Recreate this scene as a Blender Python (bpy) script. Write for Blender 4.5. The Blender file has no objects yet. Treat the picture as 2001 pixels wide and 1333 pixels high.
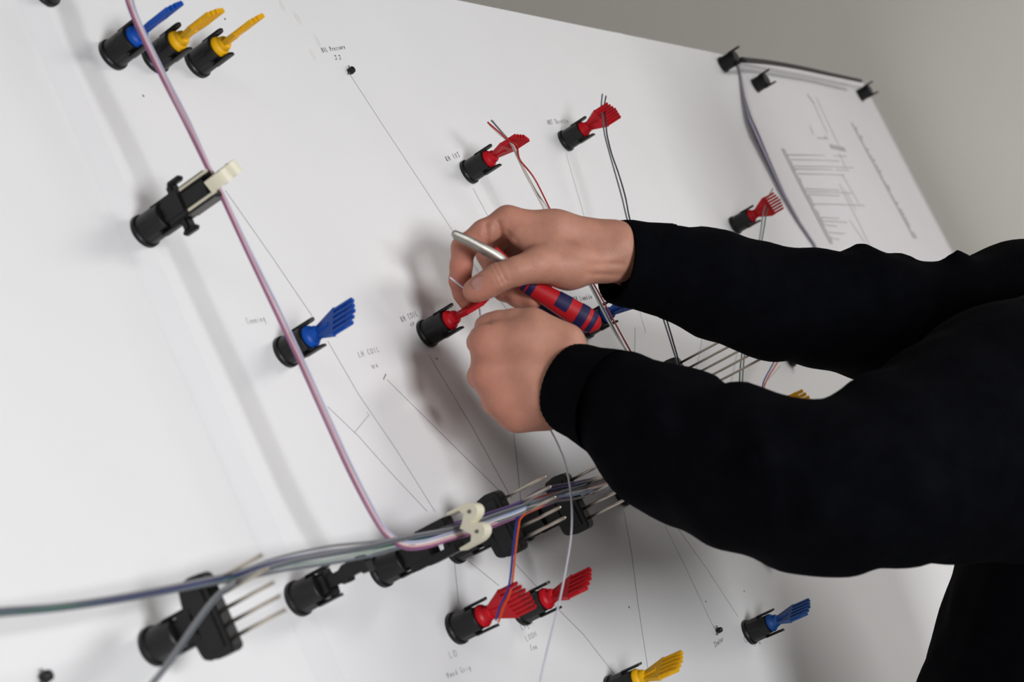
import bpy, bmesh, math, random
import numpy as np
from mathutils import Vector, Matrix

random.seed(4)
S = bpy.context.scene
COL = S.collection

# ------------------------------------------------------------------ camera
# world: X runs along the board, Z is up, the board leans back 29 degrees
FPX = 3283.56                      # focal length in pixels of the 2001 x 1333 frame
CX, CY = 1000.5, 666.5
W = np.array([[0.475787384, -0.074574029, 0.876393222],
              [-0.879560325, -0.040339908, 0.474074179],
              [0.0, -0.99639922, -0.084785577]])       # camera axes (right, down, forward) -> world
P0 = np.array([0.0, 0.0, 1.40])                        # a point on the board face
CAM = P0 - W @ np.array([0, 0, 1.52271])
NB = np.array([0.0, -0.875250332, 0.483670195])        # board normal
VB = np.array([0.0, -0.483670195, -0.875250332])       # down the slope of the board
UB = np.array([1.0, 0.0, 0.0])

cd = bpy.data.cameras.new('camera')
cam = bpy.data.objects.new('camera', cd)
COL.objects.link(cam)
M = Matrix.Identity(4)
for i in range(3):
    M[i][0] = W[i][0]; M[i][1] = -W[i][1]; M[i][2] = -W[i][2]; M[i][3] = CAM[i]
cam.matrix_world = M
cd.sensor_fit = 'HORIZONTAL'; cd.sensor_width = 36.0
cd.lens = FPX * 36.0 / 2001.0
cd.clip_start = 0.05; cd.clip_end = 60
cd.dof.use_dof = True
cd.dof.focus_distance = 1.54
cd.dof.aperture_fstop = 9.0
S.camera = cam

# ------------------------------------------------------------------ light
wd = bpy.data.worlds.new('room'); S.world = wd; wd.use_nodes = True
bg = wd.node_tree.nodes['Background']
bg.inputs[0].default_value = (0.93, 0.95, 1.0, 1); bg.inputs[1].default_value = 0.06

def area(name, loc, target, sx, sy, power, color):
    l = bpy.data.lights.new(name, 'AREA'); l.shape = 'RECTANGLE'; l.size = sx; l.size_y = sy
    l.energy = power; l.color = color
    o = bpy.data.objects.new(name, l); COL.objects.link(o); o.location = loc
    o.rotation_euler = (Vector(target) - Vector(loc)).to_track_quat('-Z', 'Y').to_euler()
    return o
area('window_light', (-1.15, -2.25, 1.92), (-0.2, -0.05, 1.35), 0.66, 0.58, 56, (0.97, 0.98, 1.0))
area('ceiling_panel_light', (-1.75, -0.9, 2.85), (-1.5, -0.7, 0), 1.2, 0.6, 5.5, (1.0, 0.98, 0.965))
area('ceiling_panel_light.001', (1.15, -1.9, 2.85), (1.15, -1.5, 0), 1.2, 0.6, 37, (1.0, 0.98, 0.965))

S.view_settings.view_transform = 'Standard'; S.view_settings.look = 'None'
S.view_settings.gamma = 1.0; S.view_settings.use_curve_mapping = False
S.view_settings.exposure = -0.45

# ------------------------------------------------------------------ places
def ray(px, py): return W @ np.array([(px - CX) / FPX, (py - CY) / FPX, 1.0])
def B(px, py, h=0.0):
    """Point that stands h metres off the board face, as surveyed at photo pixel (px, py)."""
    r = ray(px, py); return CAM + r * ((h + (P0 - CAM) @ NB) / (r @ NB))
def D(px, py, d):
    """Point d metres from the camera (along its axis), as surveyed at photo pixel (px, py)."""
    return CAM + ray(px, py) * d
def AB(a, b, h=0.0): return P0 + UB * a + VB * b + NB * h
def to_ab(p): q = np.asarray(p) - P0; return q[0], q @ VB, q @ NB

# ------------------------------------------------------------------ materials
def mat(name, col, rough=0.5, metal=0.0, var=0.06, scale=40, bump=0.0, bscale=200, sheen=0.0, sss=0.0, spec=0.5):
    m = bpy.data.materials.new(name); m.use_nodes = True
    nt = m.node_tree; p = nt.nodes['Principled BSDF']
    p.inputs['Roughness'].default_value = rough; p.inputs['Metallic'].default_value = metal
    p.inputs['Specular IOR Level'].default_value = spec
    tc = nt.nodes.new('ShaderNodeTexCoord')
    n = nt.nodes.new('ShaderNodeTexNoise'); n.inputs['Scale'].default_value = scale; n.inputs['Detail'].default_value = 4
    nt.links.new(tc.outputs['Object'], n.inputs['Vector'])
    r = nt.nodes.new('ShaderNodeValToRGB')
    c0 = [max(0, c * (1 - var)) for c in col]; c1 = [min(1, c * (1 + var)) for c in col]
    r.color_ramp.elements[0].color = (*c0, 1); r.color_ramp.elements[1].color = (*c1, 1)
    r.color_ramp.elements[0].position = 0.3; r.color_ramp.elements[1].position = 0.7
    nt.links.new(n.outputs['Fac'], r.inputs['Fac']); nt.links.new(r.outputs['Color'], p.inputs['Base Color'])
    if bump:
        n2 = nt.nodes.new('ShaderNodeTexNoise'); n2.inputs['Scale'].default_value = bscale; n2.inputs['Detail'].default_value = 3
        nt.links.new(tc.outputs['Object'], n2.inputs['Vector'])
        b = nt.nodes.new('ShaderNodeBump'); b.inputs['Strength'].default_value = bump; b.inputs['Distance'].default_value = 0.001
        nt.links.new(n2.outputs['Fac'], b.inputs['Height']); nt.links.new(b.outputs['Normal'], p.inputs['Normal'])
    if sheen:
        p.inputs['Sheen Weight'].default_value = sheen
    if sss:
        p.inputs['Subsurface Weight'].default_value = sss
        p.inputs['Subsurface Radius'].default_value = (0.006, 0.0025, 0.0015)
        p.inputs['Subsurface Scale'].default_value = 1.0
    return m

MB = mat('black_plastic', (0.006, 0.006, 0.0065), 0.40, var=0.2, spec=0.35)
MBD = mat('charcoal_plastic', (0.011, 0.0105, 0.011), 0.55, var=0.2, spec=0.35)
MGREY = mat('grey_plastic', (0.11, 0.105, 0.10), 0.5)
MRED = mat('red_plastic', (0.52, 0.004, 0.012), 0.45, spec=0.3)
MBLUE = mat('blue_plastic', (0.003, 0.075, 0.42), 0.45, spec=0.3)
MBLUED = mat('dark_blue_plastic', (0.006, 0.06, 0.25), 0.42)
MYEL = mat('yellow_plastic', (0.84, 0.45, 0.003), 0.45, spec=0.3)
MCREAM = mat('cream_plastic', (0.75, 0.71, 0.55), 0.45)
MSTEEL = mat('steel_pin', (0.50, 0.45, 0.38), 0.32, metal=1.0, var=0.15)
MJAW = mat('brushed_steel', (0.42, 0.40, 0.36), 0.50, metal=1.0, var=0.2, scale=120)
MSHEET = mat('white_sheet', (0.84, 0.835, 0.84), 0.55, var=0.015, scale=6, bump=0.05, bscale=60)
MSHEET2 = mat('white_sheet_double', (0.81, 0.803, 0.812), 0.55, var=0.015, scale=6)
MCORE = mat('board_core', (0.55, 0.50, 0.42), 0.6)
MPAPER = mat('drawing_paper', (0.76, 0.74, 0.76), 0.7, var=0.02, scale=5)
MPEN = mat('pencil_graphite', (0.27, 0.27, 0.28), 0.7, var=0.25, scale=300)
MINK = mat('grey_ink', (0.10, 0.10, 0.11), 0.7, var=0.2, scale=200)
MPRINT = mat('faded_print', (0.46, 0.45, 0.455), 0.8)
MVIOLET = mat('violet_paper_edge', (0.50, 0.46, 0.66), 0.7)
MWALL = mat('grey_wall_paint', (0.77, 0.74, 0.685), 0.8, var=0.02, scale=3, bump=0.06, bscale=300)
MFLOOR = mat('grey_floor', (0.26, 0.25, 0.24), 0.6, var=0.1, scale=8)
MSTAIN = mat('brown_scuff', (0.77, 0.75, 0.73), 0.7, var=0.05)
MHOOD = mat('black_knit', (0.0022, 0.0024, 0.0036), 0.95, var=0.25, scale=60, bump=0.5, bscale=900, sheen=0.0, spec=0.04)
MTROU = mat('black_trouser_cloth', (0.002, 0.002, 0.003), 0.95, var=0.2, bump=0.4, bscale=800, spec=0.04)
MSHOE = mat('dark_shoe_leather', (0.015, 0.014, 0.013), 0.5)
MHAIR = mat('brown_hair', (0.04, 0.025, 0.015), 0.6, var=0.3, scale=150)
MNAIL = mat('pink_nail', (0.47, 0.23, 0.19), 0.30, var=0.08, scale=200, sss=0.1)
MEYE = mat('eye_white', (0.75, 0.73, 0.70), 0.2)
MHRED = mat('red_grip_rubber', (0.46, 0.006, 0.012), 0.5, spec=0.3)
MHBLUE = mat('blue_grip_rubber', (0.009, 0.008, 0.062), 0.55, spec=0.3)

def skin_material():
    m = mat('skin', (0.51, 0.245, 0.170), 0.52, var=0.09, scale=70, bump=0.30, bscale=480, sss=0.12, spec=0.35)
    nt = m.node_tree; p = nt.nodes['Principled BSDF']
    src = p.inputs['Base Color'].links[0].from_socket
    at = nt.nodes.new('ShaderNodeAttribute'); at.attribute_name = 'flush'
    mix = nt.nodes.new('ShaderNodeMix'); mix.data_type = 'RGBA'
    nt.links.new(at.outputs['Fac'], mix.inputs['Factor'])
    nt.links.new(src, mix.inputs['A']); mix.inputs['B'].default_value = (0.52, 0.18, 0.125, 1)
    nt.links.new(mix.outputs['Result'], p.inputs['Base Color'])
    return m
MSKIN = skin_material()

# ------------------------------------------------------------------ object helpers
def link(name, me, m=None, parent=None, loc=None, rot=None, **props):
    o = bpy.data.objects.new(name, me); COL.objects.link(o)
    if m is not None and me is not None and len(me.materials) == 0: me.materials.append(m)
    if parent is not None: o.parent = parent
    if loc is not None: o.location = loc
    if rot is not None: o.rotation_euler = rot
    for k, v in props.items(): o[k] = v
    return o
def thing(name, label, category, mw=None, group=None):
    o = bpy.data.objects.new(name, None); COL.objects.link(o)
    o.empty_display_size = 0.01
    o['label'] = label; o['category'] = category
    if group: o['group'] = group
    if mw is not None: o.matrix_world = mw
    return o
def mesh(name, verts, faces, smooth=False):
    me = bpy.data.meshes.new(name)
    me.from_pydata([tuple(map(float, v)) for v in verts], [], faces); me.update()
    if smooth: me.polygons.foreach_set('use_smooth', [True] * len(me.polygons))
    return me
def bm_mesh(name, bm, smooth=False):
    bmesh.ops.recalc_face_normals(bm, faces=bm.faces[:])
    me = bpy.data.meshes.new(name); bm.to_mesh(me); bm.free()
    if smooth: me.polygons.foreach_set('use_smooth', [True] * len(me.polygons))
    return me
def frame(origin, x, y, z):
    m = Matrix.Identity(4)
    for i in range(3): m[i][0] = x[i]; m[i][1] = y[i]; m[i][2] = z[i]; m[i][3] = origin[i]
    return m
def bx(bm, x0, x1, y0, y1, z0, z1, bev=0.0):
    vs = [bm.verts.new((x, y, z)) for z in (z0, z1) for y in (y0, y1) for x in (x0, x1)]
    fs = [bm.faces.new([vs[i] for i in q]) for q in ((0, 2, 3, 1), (4, 5, 7, 6), (0, 1, 5, 4), (2, 6, 7, 3), (0, 4, 6, 2), (1, 3, 7, 5))]
    if bev:
        es = list({e for f in fs for e in f.edges})
        bmesh.ops.bevel(bm, geom=es, offset=bev, segments=2, affect='EDGES')
    return bm
def lathe(bm, prof, n=28, cap=True):
    rings = []
    for r, z in prof:
        rings.append([bm.verts.new((r * math.cos(2 * math.pi * k / n), r * math.sin(2 * math.pi * k / n), z)) for k in range(n)])
    for a, b in zip(rings, rings[1:]):
        for k in range(n): bm.faces.new((a[k], a[(k + 1) % n], b[(k + 1) % n], b[k]))
    if cap:
        bm.faces.new(rings[0][::-1]); bm.faces.new(rings[-1])
    return bm
def extrude(bm, outline, t0, t1, plane='xz'):
    """outline in a plane, extruded from t0 to t1 along the third axis."""
    def mk(p, t): return (p[0], t, p[1]) if plane == 'xz' else ((t, p[0], p[1]) if plane == 'yz' else (p[0], p[1], t))
    a = [bm.verts.new(mk(p, t0)) for p in outline]; b = [bm.verts.new(mk(p, t1)) for p in outline]
    bm.faces.new(a); bm.faces.new(b[::-1])
    n = len(outline)
    for k in range(n): bm.faces.new((a[k], a[(k + 1) % n], b[(k + 1) % n], b[k]))
    return bm
def spline(pts, per=8):
    p = [np.asarray(q, float) for q in pts]
    p = [2 * p[0] - p[1]] + p + [2 * p[-1] - p[-2]]
    out = []
    for i in range(1, len(p) - 2):
        for s in range(per):
            t = s / per
            out.append(0.5 * ((2 * p[i]) + (p[i + 1] - p[i - 1]) * t + (2 * p[i - 1] - 5 * p[i] + 4 * p[i + 1] - p[i + 2]) * t * t
                              + (-p[i - 1] + 3 * p[i] - 3 * p[i + 1] + p[i + 2]) * t ** 3))
    out.append(p[-2]); return out
def tube(pts, rad, n=8):
    """verts, faces of a round tube along pts; rad a number or a function of 0..1"""
    V, F = [], []; N = len(pts); up = np.array([0.31, 0.17, 0.93])
    for i, p in enumerate(pts):
        t = pts[min(i + 1, N - 1)] - pts[max(i - 1, 0)]; t = t / (np.linalg.norm(t) + 1e-12)
        a = np.cross(t, up); a /= np.linalg.norm(a); b = np.cross(t, a)
        r = rad(i / (N - 1)) if callable(rad) else rad
        for k in range(n):
            w = 2 * math.pi * k / n; V.append(p + r * (math.cos(w) * a + math.sin(w) * b))
    for i in range(N - 1):
        for k in range(n):
            F.append((i * n + k, i * n + (k + 1) % n, (i + 1) * n + (k + 1) % n, (i + 1) * n + k))
    F.append(tuple(range(n))[::-1]); F.append(tuple((N - 1) * n + k for k in range(n)))
    return V, F

def ribbon(pts_ab, w, h=0.0001):
    """flat strip along board points (a, b) of width w"""
    V, F = [], []; n = len(pts_ab)
    for i, p in enumerate(pts_ab):
        p = np.asarray(p[:2], float); q0 = np.asarray(pts_ab[max(i - 1, 0)][:2]); q1 = np.asarray(pts_ab[min(i + 1, n - 1)][:2])
        t = q1 - q0; t = t / (np.linalg.norm(t) + 1e-9); s = np.array([-t[1], t[0]]) * w / 2
        V += [(*(p + s), h), (*(p - s), h)]
    for i in range(n - 1): F.append((2 * i, 2 * i + 1, 2 * i + 3, 2 * i + 2))
    return V, F

# ------------------------------------------------------------------ room
def slab(name, x0, x1, y0, y1, z0, z1, m):
    bm = bmesh.new(); bx(bm, x0, x1, y0, y1, z0, z1)
    return link(name, bm_mesh(name, bm), m, kind='structure')
slab('floor', -3.2, 1.86, -3.6, 1.62, -0.05, 0.0, MFLOOR)
slab('wall_back', -3.2, 1.86, 1.55, 1.62, 0, 2.9, MWALL)
slab('wall_left', -3.28, -3.2, -3.6, 1.62, 0, 2.9, MWALL)
slab('wall_right', 1.78, 1.86, -3.6, 1.55, 0, 2.9, MWALL)

# ------------------------------------------------------------------ the assembly board
BT, BBOT = -0.386, 0.640            # top and bottom edge, measured down the slope
BL, BR = -1.25, 1.692               # left and right edge
S1, S2 = -0.427, 0.640              # the two sheet joints
board = thing('harness_board', 'large white inclined board with pencil lines and pegs before the grey wall', 'board',
              frame(P0, UB, VB, NB))
def bbox_part(name, a0, a1, b0, b1, h0, h1, m, bev=0.0):
    bm = bmesh.new(); bx(bm, a0, a1, b0, b1, h0, h1, bev); return link(name, bm_mesh(name, bm), m, board)
bbox_part('core_panel', BL, BR, BT, BBOT, -0.020, -0.0012, MCORE, 0.001)
for a0, a1 in ((BL, S1 - 0.0), (S1, S2), (S2, BR)):
    bbox_part('face_sheet', a0, a1, BT, BBOT, -0.0012, 0.0, MSHEET)
for s, d in ((S1, -1), (S2, -1)):
    # the neighbouring sheet laps over the joint, its free edge very slightly proud
    bm = bmesh.new(); x0, x1 = (s - 0.028, s) if d < 0 else (s, s + 0.028)
    vs = [bm.verts.new(p) for p in ((x0, BT, 0.00005), (x1, BT, 0.00075), (x1, BBOT, 0.00075), (x0, BBOT, 0.00005), (x1, BBOT, 0), (x1, BT, 0))]
    bm.faces.new(vs[:4]); bm.faces.new((vs[1], vs[5], vs[4], vs[2]))
    link('sheet_overlap', bm_mesh('sheet_overlap', bm), MSHEET2 if s == S1 else MSHEET, board)
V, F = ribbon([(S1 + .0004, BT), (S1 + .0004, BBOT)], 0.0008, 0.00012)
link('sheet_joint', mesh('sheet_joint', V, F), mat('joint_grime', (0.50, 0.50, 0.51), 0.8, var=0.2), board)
# easel legs behind the board, down to the floor
def leg_between(name, p, q, w, parent, m):
    p, q = np.asarray(p, float), np.asarray(q, float); z = (q - p); L = np.linalg.norm(z); z /= L
    x = np.cross(z, [0, 1, 0.0]);
    if np.linalg.norm(x) < 1e-3: x = np.array([1.0, 0, 0])
    x /= np.linalg.norm(x); y = np.cross(z, x)
    V = []
    for t in (0, L):
        for sx, sy in ((-1, -1), (1, -1), (1, 1), (-1, 1)): V.append(p + x * w * sx + y * w * sy + z * t)
    inv = np.array(parent.matrix_world.inverted()) if parent else np.eye(4)
    V = [(inv @ np.append(v, 1))[:3] for v in V]
    return link(name, mesh(name, V, [(0, 3, 2, 1), (4, 5, 6, 7), (0, 1, 5, 4), (1, 2, 6, 5), (2, 3, 7, 6), (3, 0, 4, 7)]), m, parent)
bpy.context.view_layer.update()
for a in (-1.0, 0.35, 1.5):
    leg_between('easel_leg', AB(a, BBOT - 0.02, -0.045), (a, AB(a, BBOT)[1] + 0.02, 0.0), 0.022, board, MCORE)
    top = AB(a, -0.2, -0.045); leg_between('easel_leg', top, (a, top[1] + 0.45, 0.0), 0.022, board, MCORE)

def pencil(pts, w=0.0006):
    ab = [to_ab(B(*p)) for p in pts]
    V, F = ribbon(ab, w, 0.0009 if False else 0.00015)
    link('pencil_line', mesh('pencil_line', V, F), MPEN, board)
for pts in (((684, 146), (745, 240), (885, 452), (940, 540), (1010, 630)),
            ((924, 368), (952, 420), (1000, 500)),
            ((1106, 300), (1142, 425), (1170, 520)),
            ((440, 372), (530, 500), (610, 618)),
            ((640, 666), (700, 770), (775, 880), (850, 1000)),
            ((640, 795), (700, 852), (760, 920), (835, 1000)),
            ((756, 742), (860, 845), (985, 968)),
            ((838, 694), (920, 830), (1000, 975)),
            ((1003, 840), (1010, 900), (1018, 985)),
            ((1241, 640), (1240, 700)),
            ((895, 1080), (975, 1145)), ((1000, 1095), (1085, 1185), (1140, 1240), (1210, 1330)),
            ((1219, 1000), (1234, 1080), (1248, 1190), (1268, 1320)),
            ((1299, 1027), (1340, 1110), (1396, 1230)), ((1326, 1035), (1380, 1110), (1442, 1205)),
            ((1372, 660), (1358, 735)), ((1440, 690), (1428, 750)), ((1525, 715), (1480, 765)),
            ((1250, 610), (1262, 650)), ((1155, 500), (1180, 560)),
            ((888, 1100), (896, 1180))):
    pencil(pts)
pencil(((692, 846), (720, 812)), 0.0004); pencil(((722, 812), (716, 806)), 0.0004)
pencil(((749, 742), (754, 731)), 0.0011)

# handwriting: a small stroke alphabet
GL = {'O': [[(.5, 1), (.15, .8), (.1, .3), (.4, 0), (.8, .2), (.85, .75), (.5, 1)]], 'I': [[(.4, 1), (.45, 0)]], 'L': [[(.2, 1), (.2, 0), (.75, .05)]],
      'P': [[(.2, 0), (.2, 1), (.7, .9), (.7, .55), (.25, .5)]], 'R': [[(.2, 0), (.2, 1), (.7, .9), (.65, .55), (.25, .5), (.75, 0)]],
      'H': [[(.2, 1), (.2, 0)], [(.75, 1), (.75, 0)], [(.2, .5), (.75, .55)]], 'N': [[(.15, 0), (.2, 1), (.7, 0), (.75, 1)]],
      'J': [[(.3, 1), (.9, 1)], [(.65, 1), (.7, .1), (.4, 0), (.2, .15)]], 'M': [[(.1, 0), (.2, 1), (.5, .3), (.8, 1), (.9, 0)]],
      'T': [[(.1, 1), (.9, 1)], [(.5, 1), (.5, 0)]], 'C': [[(.8, .9), (.4, 1), (.15, .5), (.35, 0), (.8, .1)]],
      'S': [[(.8, .9), (.4, 1), (.2, .75), (.7, .4), (.6, 0), (.15, .1)]], 'G': [[(.8, .9), (.3, 1), (.1, .4), (.4, 0), (.8, .1), (.8, .45), (.5, .45)]],
      'W': [[(.1, 1), (.3, 0), (.5, .7), (.7, 0), (.9, 1)]], '4': [[(.6, 0), (.6, 1), (.15, .4), (.8, .4)]], '3': [[(.2, 1), (.7, .95), (.4, .55), (.75, .2), (.2, 0)]],
      'r': [[(.25, .6), (.3, 0)], [(.3, .4), (.7, .6)]], 'e': [[(.2, .3), (.7, .35), (.5, .6), (.2, .4), (.3, 0), (.7, .1)]],
      's': [[(.7, .6), (.3, .5), (.65, .2), (.2, 0)]], 'u': [[(.2, .6), (.25, .05), (.65, .1), (.7, .6), (.75, 0)]], 't': [[(.4, .9), (.45, 0), (.7, .05)], [(.2, .6), (.7, .65)]],
      'h': [[(.2, 1), (.2, 0)], [(.2, .4), (.55, .55), (.65, 0)]], 'o': [[(.5, .6), (.2, .3), (.5, 0), (.8, .3), (.5, .6)]], 'l': [[(.4, 1), (.5, 0)]],
      'a': [[(.7, .6), (.3, .5), (.25, .05), (.65, .2), (.7, .6), (.8, 0)]], 'm': [[(.1, .6), (.1, 0)], [(.1, .4), (.35, .6), (.45, 0)], [(.45, .4), (.7, .6), (.85, 0)]],
      'b': [[(.2, 1), (.25, 0), (.65, .1), (.6, .5), (.25, .4)]], 'd': [[(.7, 1), (.7, 0), (.3, .1), (.3, .5), (.7, .5)]], 'n': [[(.2, .6), (.2, 0)], [(.2, .4), (.55, .6), (.7, 0)]],
      'g': [[(.7, .6), (.3, .5), (.3, .1), (.7, .2), (.7, .6), (.7, -.3), (.3, -.4)]], 'i': [[(.4, .6), (.45, 0)], [(.4, .85), (.42, .8)]], 'p': [[(.2, .6), (.25, -.4)], [(.2, .5), (.65, .5), (.6, .1), (.25, .1)]],
      'y': [[(.2, .6), (.45, .1)], [(.75, .6), (.3, -.4)]], ' ': []}
def write(text, start, end, up, w=0.00065, m=None, name='handwritten_note'):
    """text along the board from pixel start to pixel end; up = pixel above the first letter"""
    p, q, r = (np.array(to_ab(B(*k))[:2]) for k in (start, end, up))
    dx = (q - p) / len(text); dy = r - p; V, F = [], []
    for i, ch in enumerate(text):
        for st in GL.get(ch, []):
            pts = [p + dx * (i + 0.1 + x * 0.8) + dy * y for x, y in st]
            v, f = ribbon(pts, w * .85, 0.00017); o = len(V); V += v; F += [tuple(k + o for k in g) for g in f]
    link(name, mesh(name, V, F), m or MINK, board)
write('OIL Pressure', (630, 103), (676, 95), (626, 94), 0.0009)
write('JJ', (653, 117), (669, 116), (650, 109), 0.0008)
write('RH INJ', (873, 316), (900, 306), (868, 307), 0.0009)
write('MOT Throttle', (1071, 244), (1112, 240), (1068, 235), 0.0008)
write('RH COIL', (785, 630), (818, 617), (780, 620), 0.0007)
write('4P', (802, 640), (812, 636), (799, 632), 0.0006)
write('LH COIL', (701, 699), (743, 687), (697, 689), 0.0007, MPEN)
write('W4', (727, 722), (741, 718), (724, 714), 0.0008, MPEN)
write('RH Lambda', (1122, 590), (1158, 584), (1119, 580), 0.0008)
write('Conning', (483, 634), (520, 628), (478, 622), 0.0005, MPEN)
write('Light', (1019, 1232), (1044, 1219), (1015, 1222), 0.0006, MPEN)
write('LOOM', (1028, 1254), (1050, 1243), (1024, 1244), 0.0006, MPEN)
write('Con', (1037, 1272), (1051, 1268), (1034, 1261), 0.0006, MPEN)
write('LO', (878, 1287), (895, 1282), (874, 1275), 0.0006, MPEN)
write('Hand Grip', (874, 1326), (922, 1308), (870, 1316), 0.0006, MPEN)
write('Stator', (1397, 1266), (1414, 1252), (1394, 1256), 0.0008)
write('C', (1455, 1257), (1461, 1254), (1451, 1246), 0.0007)
write('T5R', (1473, 1264), (1488, 1258), (1471, 1256), 0.0007)
# worn patches and specks
for px, py, sx, sy in ((552, 12, .006, .016), (582, 36, .008, .014), (621, 80, .006, .014), (611, 107, .008, .014)):
    a, b, _ = to_ab(B(px, py)); V = [(a, b, 0.0001)]; n = 14
    for k in range(n):
        w = 2 * math.pi * k / n; j = random.uniform(.6, 1.1); V.append((a + sx * .5 * math.cos(w) * j, b + sy * .5 * math.sin(w) * j, 0.0001))
    link('scuff_mark', mesh('scuff_mark', V, [(0, 1 + k, 1 + (k + 1) % n) for k in range(n)]), MSTAIN, board)
for px, py in ((438, 36), (278, 186), (852, 700), (1453, 1155), (964, 13), (1213, 62), (1228, 1186), (1378, 1175)):
    a, b, _ = to_ab(B(px, py)); V, F = ribbon([(a, b), (a + .0012, b + .0012)], .0016, .0002)
    link('ink_speck', mesh('ink_speck', V, F), MINK, board)

# ------------------------------------------------------------------ pegs
# local frame of a peg: z off the board, y down the board, x along the board
def holder_meshes():
    r = {}
    bm = bmesh.new(); lathe(bm, [(0.0118, 0), (0.0125, 0.0006), (0.0125, 0.0026), (0.0117, 0.0034), (0.0112, 0.0036), (0.0112, 0.0036)][:5] + [(0.0112, 0.0040)])
    r['base_flange'] = bm_mesh('base_flange', bm, False)
    bm = bmesh.new(); n = 36                          # fluted barrel with a narrower upper half
    rings = []
    for rr, z in ((0.0109, 0.003), (0.0112, 0.0042), (0.0111, 0.0165), (0.0110, 0.0172), (0.0109, 0.0238), (0.0100, 0.0243)):
        ring = []
        for k in range(n):
            a = 2 * math.pi * k / n; flute = 0.00035 if (k % 6 == 0 and z < 0.017) else 0.0
            ring.append(bm.verts.new(((rr - flute) * math.cos(a), (rr - flute) * math.sin(a) if z < 0.017 else max(-.0084, min(.0084, rr * math.sin(a))), z)))
        rings.append(ring)
    for a, b in zip(rings, rings[1:]):
        for k in range(n): bm.faces.new((a[k], a[(k + 1) % n], b[(k + 1) % n], b[k]))
    bm.faces.new(rings[0][::-1]); bm.faces.new(rings[-1])
    r['barrel'] = bm_mesh('barrel', bm, False)
    for side in (-1, 1):
        bm = bmesh.new(); na = 8; half = math.radians(19)
        zs = [(0.0155, 1.0), (0.026, 1.0), (0.031, 0.98), (0.0334, 0.8), (0.0345, 0.4)]
        grid = []
        for z, wf in zs:
            row = []
            for k in range(na + 1):
                a = side * math.pi / 2 + half * wf * (2 * k / na - 1)
                row.append([bm.verts.new((rr * math.cos(a), rr * math.sin(a), z)) for rr in (0.0099, 0.0117)])
            grid.append(row)
        for i in range(len(grid) - 1):
            for k in range(na):
                for j in (0, 1): bm.faces.new((grid[i][k][j], grid[i][k + 1][j], grid[i + 1][k + 1][j], grid[i + 1][k][j]))
            for k in (0, na): bm.faces.new((grid[i][k][0], grid[i][k][1], grid[i + 1][k][1], grid[i + 1][k][0]))
        for i in (0, len(grid) - 1):
            for k in range(na): bm.faces.new((grid[i][k][0], grid[i][k + 1][0], grid[i][k + 1][1], grid[i][k][1]))
        r['arm%d' % side] = bm_mesh('arm', bm, False)
    return r
HM = holder_meshes()
for k in HM.values(): k.materials.append(MB)

def peg(px, py, label, mw=None, name='harness_peg', group='harness pegs on the board', spin=0.0):
    a, b, _ = to_ab(B(px, py))
    c, s = math.cos(spin), math.sin(spin)
    x = UB * c + VB * s; y = -UB * s + VB * c
    root = thing(name, label, 'peg', frame(AB(a, b, 0.0009), x, y, NB), group)
    for nm, me in (('base_flange', HM['base_flange']), ('barrel', HM['barrel']), ('arm', HM['arm-1']), ('arm', HM['arm1'])):
        link(nm, me, None, root)
    return root

COMB = {}
def comb_parts(nt, m, web=0.0600):
    if (nt, m.name, web) in COMB: return COMB[(nt, m.name, web)]
    bm = bmesh.new()
    lathe(bm, [(0.0068, 0.0205), (0.0078, 0.0238), (0.0086, 0.0246), (0.0088, 0.0260), (0.0080, 0.0280), (0.0062, 0.0294), (0.0060, 0.0318), (0.0052, 0.0335), (0.0036, 0.0342)], 28)
    t = 0.0019
    out = [(-0.0046, 0.0315), (0.0046, 0.0315), (0.0060, 0.0350), (0.0132, 0.0500), (-0.0132, 0.0500), (-0.0060, 0.0350)]
    extrude(bm, [(x, z) for x, z in out], -t, t, 'xz')
    extrude(bm, [(-0.0030, 0.031), (0.0030, 0.031), (0.0016, 0.0450), (-0.0016, 0.0450)], -t - 0.0009, t + 0.0009, 'xz')   # stiffening rib
    bw = 0.0264 / nt                                              # solid webs between the ribs, cut back from the tips
    bx(bm, -0.0130, 0.0130, -t * 0.35, t * 0.35, 0.0499, web)
    blade = bm_mesh('wire_comb', bm, False); blade.materials.append(m)
    tines = []
    for k in range(nt):
        c = -0.0132 + bw * (k + 0.5); hw = bw * 0.30
        bm = bmesh.new(); bx(bm, c - hw, c + hw, -t * 1.02, t * 1.02, 0.0492, 0.0695 - 0.0008 * abs(k - (nt - 1) / 2), 0.0005)
        me = bm_mesh('tine', bm, False); me.materials.append(m); tines.append(me)
    COMB[(nt, m.name, web)] = (blade, tines); return COMB[(nt, m.name, web)]
def comb_peg(px, py, psi, nt, m, label, web=0.0600):
    root = peg(px, py, label, name='comb_peg', group='comb pegs')
    blade, tines = comb_parts(nt, m, web)
    b = link('wire_comb', blade, None, root, rot=(0, 0, math.radians(psi)))
    for t in tines: link('tine', t, None, b)
    return root

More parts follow.
